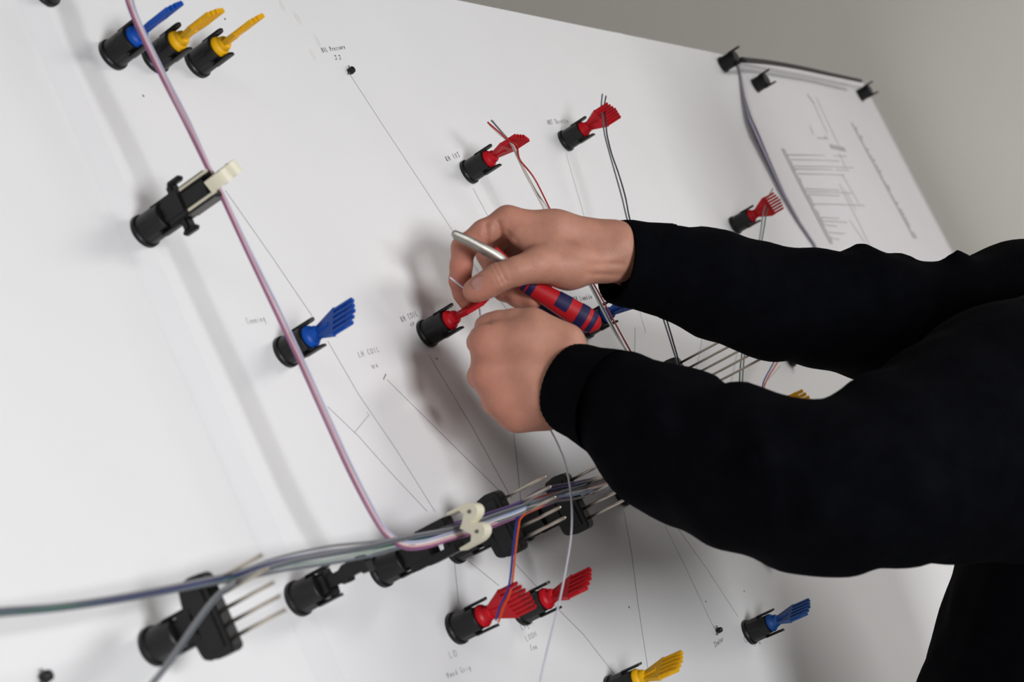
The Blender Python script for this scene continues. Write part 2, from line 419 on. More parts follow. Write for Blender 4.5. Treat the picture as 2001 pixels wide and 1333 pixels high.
comb_peg(218, 110, -21, 5, MBLUE, 'black peg with blue comb, beside two yellow comb pegs, under the violet wires')
comb_peg(300, 118, -15.8, 5, MYEL, 'black peg with yellow comb, between the blue comb peg and another yellow one')
comb_peg(383, 127, -21.2, 5, MYEL, 'yellow comb peg ending the row of three, nearest the OIL Pressure note')
comb_peg(556, 690, 128, 5, MBLUE, 'black peg with broad blue comb behind the violet wires, near the LH COIL note')
comb_peg(832, 654, -21.5, 7, MRED, 'black peg with red comb beside the RH COIL note, just under the thumb')
comb_peg(914, 338, 8.8, 7, MRED, 'black peg with red comb holding red and white wires beside the RH INJ note')
comb_peg(1103, 277, 40.8, 7, MRED, 'black peg with red comb holding two dark grey wires beside the MOT Throttle note')
comb_peg(1434, 442, 70.6, 7, MRED, 'black peg with red comb holding grey and green wires near the paper drawing', 0.0545)
comb_peg(890, 1230, 63.2, 7, MRED, 'black peg with red comb holding blue and orange wires, above the Hand Grip note')
comb_peg(1016, 1195, 147, 5, MRED, 'empty red comb peg right behind the comb with blue and orange wires')
comb_peg(1462, 1237, 155, 5, MBLUED, 'black peg with dark blue comb by itself near the Stator note')
comb_peg(1196, 1350, 152.8, 5, MYEL, 'black peg with yellow comb cut off by the bottom edge')
comb_peg(1142, 640, 20, 5, MBLUE, 'blue comb peg half hidden behind the pliers handle, beside the RH Lambda note')
comb_peg(1478, 828, 60, 5, MYEL, 'yellow comb peg hidden behind the near sleeve, only its tine tips showing')
for px, py, lab in ((85, -14, 'empty black peg cut off by the top edge in the upper left corner'),
                    (1411, 128, 'black peg at the board top edge where the black cord starts'),
                    (1471, 171, 'black peg pinning the paper drawing, alone just below the black cord'),
                    (1677, 189, 'black peg at the far upper corner of the paper drawing by the wall'),
                    (1541, 700, 'black peg behind the far sleeve, only the rim of its base showing'),
                    (1497, 1078, 'black peg behind the near elbow, only the rim of its base showing')):
    peg(px, py, lab)

# --- pegs that carry a rack of steel pins
def rack_meshes():
    bm = bmesh.new()
    bx(bm, -0.0062, 0.0062, -0.0072, 0.0072, 0.016, 0.040, 0.0012); bx(bm, -0.0055, 0.0055, -0.0100, 0.0100, 0.0275, 0.040, 0.0008)
    neck = bm_mesh('rack_neck', bm); neck.materials.append(MB)
    bm = bmesh.new()
    out = [(-0.0235, 0.0375), (-0.0125, 0.0345), (0.0125, 0.0345), (0.0160, 0.0330), (0.0215, 0.0345), (0.0225, 0.0400), (0.0245, 0.0440), (0.0245, 0.0560), (0.0225, 0.0585),
           (-0.0215, 0.0585), (-0.0245, 0.0560), (-0.0255, 0.0470)]
    extrude(bm, out, -0.0052, 0.0052, 'yz'); bmesh.ops.bevel(bm, geom=bm.edges[:], offset=0.0009, segments=2, affect='EDGES')
    head = bm_mesh('rack_crosshead', bm); head.materials.append(MB)
    bm = bmesh.new(); extrude(bm, [(-0.0195, 0.0415), (0.0195, 0.0415), (0.0195, 0.0535), (-0.0195, 0.0535)], -0.0063, 0.0063, 'yz')
    rib = bm_mesh('rack_cover', bm); rib.materials.append(MBD)
    return neck, head, rib
RNECK, RHEAD, RCOV = rack_meshes()
def rack(px, py, label, tip=0.100, spin=0.0):
    root = peg(px, py, label, name='pin_rack', group='pin racks along the wire trunk', spin=spin)
    link('rack_neck', RNECK, None, root); h = link('rack_crosshead', RHEAD, None, root); link('rack_cover', RCOV, None, h)
    bm = bmesh.new(); lathe(bm, [(0.00125, 0.050), (0.00125, tip - 0.001), (0.0007, tip)], 10)
    me = bm_mesh('steel_pin', bm, True); me.materials.append(MSTEEL)
    for k in range(5): link('steel_pin', me, None, root, loc=(0, (k - 2) * 0.0084, 0))
    return root
rack(300, 1265, 'black pin rack with blurred steel pins nearest the lower left corner')
rack(886, 1074, 'black pin rack with steel pins crossing the wires just past the cream twin hook')
rack(1022, 1032, 'black pin rack right behind the hanging white wire, pins reaching the sleeve')
rack(1212, 966, 'black pin rack hidden under the near sleeve at the end of the wire trunk')
rack(1249, 790, 'pin rack in the gap between the sleeves showing five long brownish pins', 0.136)

# --- clamps with cream hooks
def stub_parts(root):
    bm = bmesh.new(); bx(bm, -0.006, 0.006, -0.0070, 0.0070, 0.016, 0.031, 0.001); bx(bm, -0.005, 0.005, -0.0092, 0.0092, 0.0262, 0.031, 0.0006)
    c = link('clamp_collar', bm_mesh('clamp_collar', bm), MB, root)
    bm = bmesh.new(); extrude(bm, [(-0.004, 0.028), (0.004, 0.028), (0.0042, 0.040), (0.006, 0.042), (0.006, 0.046), (0.0036, 0.047), (0.0036, 0.058), (0.0058, 0.0595), (0.0058, 0.064), (-0.003, 0.064), (-0.0062, 0.060), (-0.006, 0.046), (-0.004, 0.042)], -0.004, 0.004, 'yz')
    link('latch_post', bm_mesh('latch_post', bm), MBD, root)
root = peg(580, 1172, 'black peg with an empty notched latch post beside the nearest pin rack', name='latch_peg', group='harness pegs on the board')
stub_parts(root)

def hook_clamp(px, py, label, psi, wide):
    root = peg(px, py, label, name='hook_clamp_peg', group='peg clamps with cream hooks')
    r = math.radians(psi)
    bm = bmesh.new()
    if wide:
        bx(bm, -0.0065, 0.0065, -0.0072, 0.0072, 0.016, 0.0500, 0.001)
        bx(bm, -0.0060, 0.0060, -0.0120, 0.0120, 0.0275, 0.0500, 0.001)
    else:
        bx(bm, -0.0065, 0.0065, -0.0072, 0.0072, 0.016, 0.0440, 0.001); bx(bm, -0.0060, 0.0060, -0.0106, 0.0106, 0.0265, 0.0440, 0.001)
        bx(bm, -0.0045, 0.0045, -0.0165, 0.0185, 0.0340, 0.0400, 0.0015)
        bx(bm, -0.0030, 0.0030, -0.0190, -0.0150, 0.0350, 0.0475, 0.0012); bx(bm, -0.0030, 0.0030, 0.0165, 0.0205, 0.0310, 0.0435, 0.0012)
    link('clamp_block', bm_mesh('clamp_block', bm), MB, root)
    for sg in (-1, 1):
        c = sg * (0.0100 if wide else 0.0078); th = 0.0030 if wide else 0.0020
        bm = bmesh.new(); bx(bm, -0.0062, 0.0062, c - th, c + th, 0.043, 0.0700, 0.0006)
        pl = link('clamp_plate', bm_mesh('clamp_plate', bm), MB if wide else MBD, root)
        if not wide:
            bm = bmesh.new(); bx(bm, -0.0066, -0.0056, c - th * .4, c + th * .6, 0.046, 0.0735, 0.0003)
            link('plate_edge', bm_mesh('plate_edge', bm), MCREAM, pl)
    if not wide:
        bm = bmesh.new(); bx(bm, -0.0046, 0.0056, -0.0060, 0.0060, 0.043, 0.0655, 0.0003)
        link('channel_insert', bm_mesh('channel_insert', bm), MB, root)
        bm = bmesh.new(); bx(bm, -0.0050, 0.0062, 0.0099, 0.0108, 0.043, 0.0690, 0.0003)
        link('side_plate', bm_mesh('side_plate', bm), MGREY, root)
    # twin hook, an outline like a rounded 3 seen along the wires
    def lobe(s):
        pts = []
        for k in range(13):
            a = math.radians(-88 + 176 * k / 12); pts.append((s * (0.0086 + 0.0082 * math.sin(a)), 0.0815 + 0.0118 * math.cos(a)))
        return pts
    outer = lobe(-1)[::-1] + lobe(1)[1:] if False else None
    up = [(-0.0168, 0.064), (-0.0168, 0.0815)] + [(-0.0086 - 0.0082 * math.cos(math.radians(180 * k / 10)), 0.0815 + 0.0115 * math.sin(math.radians(180 * k / 10))) for k in range(1, 10)]
    up = [(-0.0086 - 0.0082 * math.cos(math.radians(180 * k / 10)), 0.0800 + 0.0125 * math.sin(math.radians(180 * k / 10))) for k in range(0, 10)]
    dn = [(0.0086 - 0.0082 * math.cos(math.radians(180 * k / 10)), 0.0800 + 0.0125 * math.sin(math.radians(180 * k / 10))) for k in range(1, 11)]
    inner = [(0.0168, 0.0735), (0.0030, 0.0735), (0.0, 0.0715), (-0.0030, 0.0735), (-0.0168, 0.0735)] if not wide else [(0.0168, 0.063), (0.0146, 0.063), (0.0138, 0.0755), (0.0090, 0.0785), (0.0030, 0.0735), (0.0, 0.0700), (-0.0030, 0.0735), (-0.0090, 0.0785), (-0.0138, 0.0755), (-0.0146, 0.063), (-0.0168, 0.063)]
    bm = bmesh.new(); extrude(bm, up + [(0.0, 0.0815)] + dn + inner, -0.0046, 0.0046, 'yz')
    bmesh.ops.triangulate(bm, faces=[f for f in bm.faces if len(f.verts) > 4])
    for v in bm.verts:
        v.co.y *= .84; v.co.z = .080 + (v.co.z - .080) * .84 + (.0065 if wide else -.0015)
    hk = link('twin_hook', bm_mesh('twin_hook', bm), MCREAM, root, rot=(0, 0, r))
    for s in (-1, 1):
        V, F = [], []
        bm = bmesh.new(); lathe(bm, [(0.0014, -0.0050), (0.0014, 0.0050)], 12)
        bmesh.ops.rotate(bm, verts=bm.verts[:], cent=(0, 0, 0), matrix=Matrix.Rotation(math.pi / 2, 3, 'Y'))
        bmesh.ops.translate(bm, verts=bm.verts[:], vec=(0, s * 0.0074, 0.0905 if wide else 0.0823))
        link('hook_rivet', bm_mesh('hook_rivet', bm), MGREY, hk)
    return root
hook_clamp(280, 455, 'black clamp peg with cream hook holding the violet wires, standing alone', 66, False)
hook_clamp(742, 1118, 'black clamp peg with cream twin hook over the wire trunk', 8, True)

# --- push pins
def push_pin(px, py, label, big):
    a, b, _ = to_ab(B(px, py)); root = thing('board_pin', label, 'pin', frame(AB(a, b, 0.0004), UB, VB, NB), 'pins in the board')
    bm = bmesh.new(); lathe(bm, [(0.0012, 0), (0.0036 * big, 0.0014), (0.0030 * big, 0.0052), (0.0012, 0.0062)], 7)
    link('pin_head', bm_mesh('pin_head', bm), MB, root)
    V, F = tube([np.array((-0.0045, 0.003, 0.0008)), np.array((0, 0, 0.003)), np.array((-0.002, -0.005, 0.003))], 0.0006, 6)
    link('thread_tail', mesh('thread_tail', V, F), MGREY, root)
push_pin(682, 141, 'small black pin under the OIL Pressure note', 1.0)
push_pin(1400, 1234, 'small black pin just above the Stator note', 0.8)
push_pin(84, 1326, 'small dark pin at the lower left corner of the photo', 1.1)

# ------------------------------------------------------------------ paper drawing at the far end
def paper():
    left = [((1440, 122), .003), ((1447, 150), .003), ((1454, 190), .006), ((1467, 230), .011), ((1482, 262), .013), ((1502, 310), .010), ((1532, 378), .007), ((1562, 432), .0055), ((1592, 476), .005), ((1650, 590), .004)]
    L = [to_ab(B(p[0], p[1], h)) for p, h in left]
    nb, na = 44, 30; b0, b1 = BT + 0.012, 0.10
    lb = [q[1] for q in L]; la = [q[0] for q in L]; lh = [q[2] for q in L]
    def height(a, b):
        a0 = np.interp(b, lb, la); h0 = np.interp(b, lb, lh); t = (a - a0) / (BR - 0.004 - a0)
        return 0.0022 + max(0, h0 - 0.0022) * max(0, 1 - max(t, 0) * 5) ** 1.6 + 0.0012 * math.sin(7 * t + 5 * b) ** 2
    V, F = [], []
    for i in range(nb + 1):
        b = b0 + (b1 - b0) * i / nb; a0 = np.interp(b, lb, la)
        for j in range(na + 1):
            a = a0 + (BR - 0.004 - a0) * j / na; V.append((a, b, height(a, b)))
    for i in range(nb):
        for j in range(na):
            k = i * (na + 1) + j; F.append((k, k + 1, k + na + 2, k + na + 1))
    root = thing('wiring_drawing', 'white paper wiring drawing pinned under black pegs at the board end', 'paper', frame(P0, UB, VB, NB))
    me = mesh('paper_sheet', V, F, True); o = link('paper_sheet', me, MPAPER, root)
    md = o.modifiers.new('thick', 'SOLIDIFY'); md.thickness = 0.0004; md.offset = 0
    # violet strip along the left edge, wider where the sheet lifts
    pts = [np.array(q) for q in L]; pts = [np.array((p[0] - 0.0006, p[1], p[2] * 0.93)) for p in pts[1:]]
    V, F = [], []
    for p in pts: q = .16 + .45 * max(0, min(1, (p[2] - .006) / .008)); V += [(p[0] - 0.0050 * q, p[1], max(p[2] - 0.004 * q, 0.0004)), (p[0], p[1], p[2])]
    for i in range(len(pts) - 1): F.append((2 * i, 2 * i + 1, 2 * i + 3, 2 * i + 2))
    link('paper_edge', mesh('paper_edge', V, F), MVIOLET, root, label='narrow violet strip along the curled border')
    # print
    PV, PF = [], []
    def line(pts, w, m=None):
        ab = [to_ab(B(*p, 0.0035)) for p in pts]; v, f = ribbon(ab, w, 0.0); o = len(PV)
        PV.extend((x, y, height(x, y) + .0006) for x, y, _ in v); PF.extend(tuple(k + o for k in g) for g in f)
    def lerp(p, q, t): return (p[0] + (q[0] - p[0]) * t, p[1] + (q[1] - p[1]) * t)
    A0, A1 = (1526, 293), (1622, 478)
    for k in range(40):
        p = lerp(A0, A1, k / 40); q = lerp(A0, A1, (k + .72) / 40); L_ = 7 + 4 * random.random()
        line((p, (p[0] + L_, p[1] + 1.2)), 0.0042)
    for t, x1 in ((.04, 1655), (.09, 1640), (.16, 1668), (.19, 1660), (.24, 1650), (.40, 1640), (.43, 1665), (.46, 1640), (.56, 1690), (.70, 1640), (.74, 1655), (.78, 1635), (.86, 1650), (.92, 1640)):
        p = lerp(A0, A1, t); line(((p[0] + 10, p[1] + 2), ((p[0] + x1) / 2, p[1] + 3), (x1, p[1] + 5)), 0.0017)
    B0, B1 = (1664, 241), (1786, 468)
    for k in range(54):
        p = lerp(B0, B1, k / 54); L_ = 3 + 5 * random.random(); line((p, (p[0] + L_, p[1] + .8)), 0.0042)
    for p, q in (((1577, 183), (1590, 203)), ((1594, 190), (1640, 285)), ((1590, 203), (1617, 262)), ((1596, 270), (1616, 271)), ((1582, 245), (1590, 265)), ((1640, 300), (1655, 330)), ((1640, 360), (1700, 480)), ((1650, 370), (1672, 410)), ((1660, 430), (1690, 475)), ((1645, 340), (1680, 400))):
        line((p, q), 0.0024)
    line(((1622, 286), (1652, 292)), 0.0085); line(((1578, 186), (1591, 203)), 0.0060); line(((1611, 268), (1617, 271)), 0.006)
    link('printed_schematic', mesh('printed_schematic', PV, PF), MPRINT, root)
paper()

# ------------------------------------------------------------------ cord and wires
def strand(name, label, pts, rad, m, cat='wire', group=None, per=8, n=8):
    V, F = tube(spline(pts, per), rad, n); o = link(name, mesh(name, V, F, True), m)
    o['label'] = label; o['category'] = cat
    if group: o['group'] = group
    return o
strand('black_cord', 'black cord stretched above the paper drawing between two pegs', [B(1449, 117, .033), B(1500, 122, .03), B(1560, 132, .03), B(1625, 146, .03), B(1682, 158, .032)],
       lambda t: 0.0042 - 0.0012 * t, MB, 'cord')

def wmat(name, c): return mat('wire_' + name, c, 0.38, var=0.04)
WC = {k: wmat(k, c) for k, c in dict(white=(.74, .72, .70), pink=(.66, .40, .41), violet=(.26, .09, .21), lilac=(.46, .46, .64), red=(.38, .012, .016), slate=(.115, .13, .15), green=(.03, .16, .09),
      navy=(.03, .035, .15), blue=(.02, .035, .26), charcoal=(.028, .033, .038), orange=(.72, .10, .02), grey=(.21, .21, .225), brownwhite=(.60, .50, .44), mint=(.33, .40, .36), purple=(.10, .06, .16), skyblue=(.32, .42, .66), held=(.70, .70, .77)).items()}
R_ = 0.00088
def off(pts, k, d=0.0019, base=0.0):
    """shift a path sideways on the board, so strands of one bundle lie beside each other"""
    out = []
    for i, p in enumerate(pts):
        t = np.asarray(pts[min(i + 1, len(pts) - 1)]) - np.asarray(pts[max(i - 1, 0)]); t = t / np.linalg.norm(t)
        s = np.cross(NB, t); s /= np.linalg.norm(s)
        out.append(np.asarray(p) + s * d * k + NB * base)
    return out
def wander(pts, a, seed):
    r = random.Random(seed); return [np.asarray(p) + np.array([r.uniform(-a, a) for _ in range(3)]) for p in pts]

H1 = .0695
m1 = [(216, -88), (244, -25), (265, 38), (314, 140), (362, 235), (407, 330), (432, 380), (480, 482), (540, 608), (582, 695), (640, 822), (690, 932), (738, 1022), (762, 1050), (790, 1066), (830, 1064), (880, 1049), (935, 1033), (1000, 1008), (1090, 972), (1190, 940), (1290, 905)]
base1 = [B(x, y, H1) for x, y in m1]
for k, (c, nm) in enumerate((('violet', 'violet'), ('pink', 'pink'), ('white', 'white'), ('lilac', 'lilac blue'))):
    sp = [1.3, 1.3, 1.2, 1.1, .9, .55, .55, .75] + [1.0] * (len(base1) - 8); q = [a + (b - a) * m for a, b, m in zip(base1, off(base1, (k - 1.5) * 1.0, 0.0016), sp)]; q = wander([p + NB * (0.0010 * (k % 2)) for p in q], 0.0003, k)
    strand('harness_wire', nm + ' wire of the long bundle curving down from the top edge', q, R_, WC[c], group='long curved wire bundle')
m2 = [(-330, 1236), (-40, 1203), (120, 1188), (260, 1168), (405, 1140), (470, 1126), (545, 1104), (640, 1087), (720, 1074), (800, 1058), (870, 1046), (930, 1030), (1000, 1004), (1100, 968), (1190, 938), (1290, 900)]
base2 = [B(x, y, .068) for x, y in m2]
for k, (c, nm) in enumerate((('slate', 'slate grey'), ('mint', 'pale green'), ('green', 'dark green'), ('navy', 'navy blue'), ('grey', 'mid grey'))):
    sp = [.55, .55, .55, .55, .6, .8, 1.5, 1.9, 1.6, 1.1, 1, 1, 1, 1, 1, 1]; q = [a + (b - a) * m for a, b, m in zip(base2, off(base2, (k - 2) * 1.0, 0.0014, 0.0), sp)]; q = wander([p + NB * 0.0011 * (1, 0, 0, 0, 2)[k] for p in q], 0.0004, 20 + k)
    strand('trunk_wire', nm + ' wire of the trunk running in from the left edge', q, R_, WC[c], group='trunk wires along the pin racks')
m3 = [(170, 1500), (268, 1372), (330, 1295), (385, 1215), (430, 1160), (480, 1128), (560, 1100), (640, 1083), (720, 1068), (800, 1050), (900, 1030), (1000, 996), (1190, 934)]
for k, (c, nm) in enumerate((('slate', 'slate blue'), ('grey', 'dull grey'))):
    q = [B(x, y, .080 if i < 5 else .072) for i, (x, y) in enumerate(m3)]
    strand('branch_wire', nm + ' wire rising across the nearest pin rack into the trunk', off(q, k - .5, 0.0019), R_, WC[c], group='branch wires across the nearest pin rack')
# extra strands near the sleeve end of the trunk
for k, (c, nm, y0, y1) in enumerate((('red', 'red', 1000, 925), ('navy', 'dark blue', 990, 918), ('white', 'white', 1006, 930), ('skyblue', 'light blue', 1002, 936), ('purple', 'dark purple', 985, 912), ('grey', 'grey', 1010, 944))):
    q = [B(870, y0 + 42, .064), B(930, y0 + 25, .066), B(1010, y0 - 2, .069 + .001 * k), B(1060, (y0 + y1) / 2 + 8, .070), B(1130, y1 + 30, .070 + .001 * k), B(1195, y1 + 12, .070), B(1290, y1 - 30, .07)]
    strand('trunk_wire', nm + ' wire in the crowded trunk end beside the near sleeve', wander(q, .0006, 50 + k), R_, WC[c], group='trunk wires at the sleeve end')

def multi(name, specs, group, where):
    for c, nm, pts in specs: strand(name, nm + ' wire ' + where, [B(*p) for p in pts], R_ * 0.95, WC[c], group=group)
multi('injector_wire', (
    ('red', 'red', [(953, 239, .058), (975, 258, .058), (996, 275, .060), (1010, 285, .061), (1016, 312, .060), (1045, 350, .059), (1083, 425, .058), (1120, 490, .056), (1163, 560, .056), (1240, 700, .058), (1300, 790, .06)]),
    ('brownwhite', 'pale brown', [(956, 243, .057), (976, 262, .057), (996, 278, .058), (1006, 290, .059), (1030, 345, .058), (1074, 428, .057), (1115, 495, .056), (1155, 555, .056), (1228, 694, .058), (1290, 790, .06)]),
    ('white', 'white', [(964, 236, .055), (985, 262, .056), (1000, 284, .057), (1012, 310, .057), (1035, 356, .057), (1072, 415, .057), (1112, 490, .056), (1150, 555, .056), (1195, 640, .057), (1232, 700, .058), (1290, 800, .06)]),
    ('slate', 'blue grey', [(960, 235, .056), (982, 260, .056), (1002, 284, .058), (1020, 322, .058), (1044, 368, .058), (1076, 418, .057), (1116, 488, .056), (1152, 552, .056), (1190, 625, .057), (1226, 690, .058), (1284, 790, .06)])),
    'wires through the RH INJ comb', 'with free end above the RH INJ comb, running behind the hand')
multi('throttle_wire', (
    ('slate', 'slate', [(1177, 184, .056), (1175, 208, .056), (1178, 232, .058), (1181, 260, .058), (1190, 296, .057), (1201, 335, .056), (1215, 385, .056), (1229, 440, .056), (1262, 530, .056), (1290, 605, .057), (1325, 715, .06), (1350, 800, .062)]),
    ('charcoal', 'charcoal', [(1184, 188, .058), (1181, 210, .058), (1184, 234, .060), (1186, 262, .059), (1195, 300, .058), (1209, 340, .057), (1222, 385, .057), (1234, 440, .057), (1268, 530, .056), (1297, 607, .057), (1329, 715, .06), (1354, 800, .062)])),
    'wires through the MOT Throttle comb', 'with free end above the MOT Throttle comb, running behind the sleeve')
multi('far_comb_wire', (
    ('grey', 'grey', [(1510, 369, .050), (1500, 388, .051), (1493, 410, .051), (1490, 425, .051), (1484, 470, .052), (1470, 560, .055), (1455, 690, .058), (1449, 765, .06), (1440, 830, .06)]),
    ('green', 'green', [(1516, 393, .052), (1503, 403, .052), (1497, 420, .052), (1494, 440, .052), (1488, 475, .053), (1476, 560, .055), (1450, 690, .058), (1444, 765, .06), (1436, 830, .06)])),
    'wires through the comb near the drawing', 'over the red comb near the paper drawing')
multi('sleeve_gap_wire', (
    ('blue', 'blue', [(1535, 660, .05), (1511, 710, .05), (1494, 742, .052), (1488, 765, .052), (1470, 840, .055)]),
    ('orange', 'orange', [(1545, 660, .05), (1518, 710, .05), (1501, 738, .052), (1491, 765, .052), (1476, 840, .055)])),
    'blue and orange wires between the sleeves', 'showing in the gap between the two sleeves')
multi('grip_wire', (
    ('blue', 'blue', [(1190, 935, .066), (1100, 972, .068), (1030, 1001, .070), (1012, 1012, .071), (1008, 1030, .070), (1002, 1080, .066), (997, 1130, .063), (990, 1160, .061), (978, 1182, .060), (969, 1212, .059)]),
    ('orange', 'orange', [(1190, 938, .066), (1105, 972, .068), (1040, 998, .070), (1018, 1012, .071), (1013, 1032, .070), (1007, 1080, .066), (1002, 1130, .063), (996, 1160, .061), (985, 1184, .060), (974, 1216, .059)])),
    'blue and orange wires to the Hand Grip comb', 'dropping onto the red comb above the Hand Grip note')

# the wire being worked on: out of the pinch, through both hands, then hanging
strand('held_wire', 'long thin white wire pinched in the fingers and hanging below the fist', [D(879, 542, 1.374), D(893, 553, 1.374), D(906, 563, 1.374), D(924, 582, 1.380), D(937, 603, 1.386), D(939, 619, 1.362), D(948, 640, 1.325),
       D(985, 700, 1.322), D(1030, 770, 1.322), D(1070, 832, 1.318), D(1085, 858, 1.312), B(1101, 895, .085), B(1111, 935, .087), B(1117, 985, .089), B(1116, 1045, .092), B(1106, 1110, .095), B(1092, 1180, .098), B(1072, 1260, .10), B(1056, 1330, .10), B(1046, 1390, .10), B(1034, 1470, .10), B(1030, 1560, .098)],
       0.00080, WC['held'])

# ------------------------------------------------------------------ pliers
def pliers():
    root = thing('pliers', 'red and blue handled pliers with steel jaws held in the upper hand', 'pliers', frame(D(975, 500, 1.36), W[:, 0], W[:, 1], W[:, 2]))
    inv = np.array(root.matrix_world.inverted())
    def loc(p): return (inv @ np.append(p, 1))[:3]
    cz = np.array([0, 0, 1.0])
    def flat_tube(path, wid, thk, n=20, arc=None, grow=0.0):
        V, F = [], []; N = len(path); a0, a1 = arc or (0, 2 * math.pi); closed = arc is None; m = n if closed else n + 1
        for i, p in enumerate(path):
            t = path[min(i + 1, N - 1)] - path[max(i - 1, 0)]; t /= np.linalg.norm(t)
            s = np.cross(cz, t); s /= np.linalg.norm(s); d = np.cross(t, s)
            for k in range(m):
                w = a0 + (a1 - a0) * k / n; V.append(p + s * (wid[i] + grow) * math.cos(w) + d * (thk[i] + grow) * math.sin(w))
        for i in range(N - 1):
            for k in range(n): F.append((i * m + k, i * m + (k + 1) % m, (i + 1) * m + (k + 1) % m, (i + 1) * m + k))
        if closed: F += [tuple(range(m))[::-1], tuple((N - 1) * m + k for k in range(m))]
        return V, F
    def make(ctrl, name, m, bands, bm_, label=None):
        pts = spline([loc(D(x, y, d)) for x, y, d, _, _ in ctrl], 10); ts = np.linspace(0, len(ctrl) - 1, len(pts))
        wid = np.interp(ts, range(len(ctrl)), [c[3] for c in ctrl]); thk = np.interp(ts, range(len(ctrl)), [c[4] for c in ctrl])
        V, F = flat_tube(pts, wid, thk); o = link(name, mesh(name, V, F, True), m, root)
        if label: o['label'] = label
        for b0, b1, c0, c1 in bands:
            i0, i1 = int(b0 * (len(pts) - 1)), max(int(b1 * (len(pts) - 1)), int(b0 * (len(pts) - 1)) + 1)
            v, f = flat_tube(pts[i0:i1 + 1], wid[i0:i1 + 1], thk[i0:i1 + 1], 12, (math.radians(c0), math.radians(c1)), 0.00035)
            link('grip_inlay', mesh('grip_inlay', v, f, True), bm_, o)
        return o
    # main handle: pivot end -> butt; width and thickness in metres
    h1 = [(962, 490, 1.362, .0048, .0045), (985, 512, 1.364, .0055, .0050), (1010, 540, 1.366, .0062, .0055), (1040, 562, 1.367, .0072, .0062), (1075, 582, 1.369, .0084, .0070), (1105, 600, 1.371, .0094, .0075),
          (1135, 618, 1.373, .0101, .0078), (1154, 629, 1.375, .0098, .0074), (1164, 635, 1.376, .0075, .0060), (1170, 639, 1.377, .0030, .0030)]
    make(h1, 'handle', MHRED, ((.25, .268, -170, -10), (.285, .303, -170, -10), (.32, .345, -170, -10), (.485, .575, -178, -66), (.635, .705, -172, -26), (.75, .825, -168, -28)), MHBLUE, 'red handle with blue grip bands')
    h2 = [(980, 522, 1.374, .0040, .0040), (1000, 545, 1.380, .0046, .0042), (1035, 575, 1.390, .0056, .0050), (1070, 602, 1.393, .0066, .0056), (1105, 625, 1.394, .0070, .0058), (1135, 641, 1.395, .0062, .0052), (1148, 648, 1.395, .0025, .0025)]
    make(h2, 'handle', MHBLUE, ((.0, .22, -175, -5),), MHRED, 'dark blue lower handle')
    # jaws
    j1 = [(884, 455, 1.350, .0014, .0014), (888, 457, 1.350, .0031, .0018), (910, 467, 1.352, .0035, .0022), (940, 483, 1.355, .0039, .0030), (965, 497, 1.359, .0044, .0036), (985, 511, 1.362, .0044, .0036), (1000, 522, 1.364, .0040, .0036)]
    make(j1, 'jaw', MJAW, (), MJAW)
    j2 = [(x + 2, y + 5, d + .0045, w * .9, t * .9) for x, y, d, w, t in j1]
    make(j2, 'jaw', MJAW, (), MJAW)
    bm = bmesh.new(); lathe(bm, [(0.0040, 0.0), (0.0040, 0.0085), (0.003, 0.009)], 20)
    c = loc(D(984, 511, 1.3590)); bmesh.ops.translate(bm, verts=bm.verts[:], vec=c)
    link('pivot_rivet', bm_mesh('pivot_rivet', bm, True), MJAW, root)
pliers()

# ------------------------------------------------------------------ implicit surfaces for the person
def surface_nets(f, lo, hi, h):
    lo = np.asarray(lo, np.float32); hi = np.asarray(hi, np.float32)
    n = np.ceil((hi - lo) / h).astype(int) + 1
    g = np.stack(np.meshgrid(*[lo[i] + h * np.arange(n[i], dtype=np.float32) for i in range(3)], indexing='ij'), -1)
    v = f(g).astype(np.float32); ins = v < 0
    cnt = np.zeros(n - 1, np.int32)
    for dx in (0, 1):
        for dy in (0, 1):
            for dz in (0, 1): cnt += ins[dx:n[0] - 1 + dx, dy:n[1] - 1 + dy, dz:n[2] - 1 + dz]
    act = (cnt > 0) & (cnt < 8); idx = -np.ones(n - 1, np.int64); ci = np.argwhere(act); idx[act] = np.arange(len(ci))
    acc = np.zeros((len(ci), 3)); num = np.zeros(len(ci))
    corners = [(x, y, z) for x in (0, 1) for y in (0, 1) for z in (0, 1)]
    for a in corners:
        for ax in range(3):
            if a[ax]: continue
            b = list(a); b[ax] = 1
            va = v[ci[:, 0] + a[0], ci[:, 1] + a[1], ci[:, 2] + a[2]]; vb = v[ci[:, 0] + b[0], ci[:, 1] + b[1], ci[:, 2] + b[2]]
            m = (va < 0) != (vb < 0); t = va[m] / (va[m] - vb[m])
            p = np.tile(np.array(a, float), (m.sum(), 1)); p[:, ax] = t
            acc[m] += p; num[m] += 1
    V = lo + h * (ci + acc / num[:, None])
    F = []
    for ax in range(3):
        o1, o2 = [(1, 2), (2, 0), (0, 1)][ax]
        s0 = [slice(None)] * 3; s1 = [slice(None)] * 3; s0[ax] = slice(0, n[ax] - 1); s1[ax] = slice(1, n[ax])
        for o in (o1, o2): s0[o] = slice(1, n[o] - 1); s1[o] = slice(1, n[o] - 1)
        a, b = ins[tuple(s0)], ins[tuple(s1)]; e = np.argwhere(a != b); fl = a[tuple(e.T)]
        e[:, o1] += 1; e[:, o2] += 1
        def cell(d1, d2):
            q = e.copy(); q[:, o1] += d1; q[:, o2] += d2; return idx[q[:, 0], q[:, 1], q[:, 2]]
        q = np.stack([cell(-1, -1), cell(0, -1), cell(0, 0), cell(-1, 0)], 1)
        q[~fl] = q[~fl][:, ::-1]; F.append(q)
    return V, np.concatenate(F)
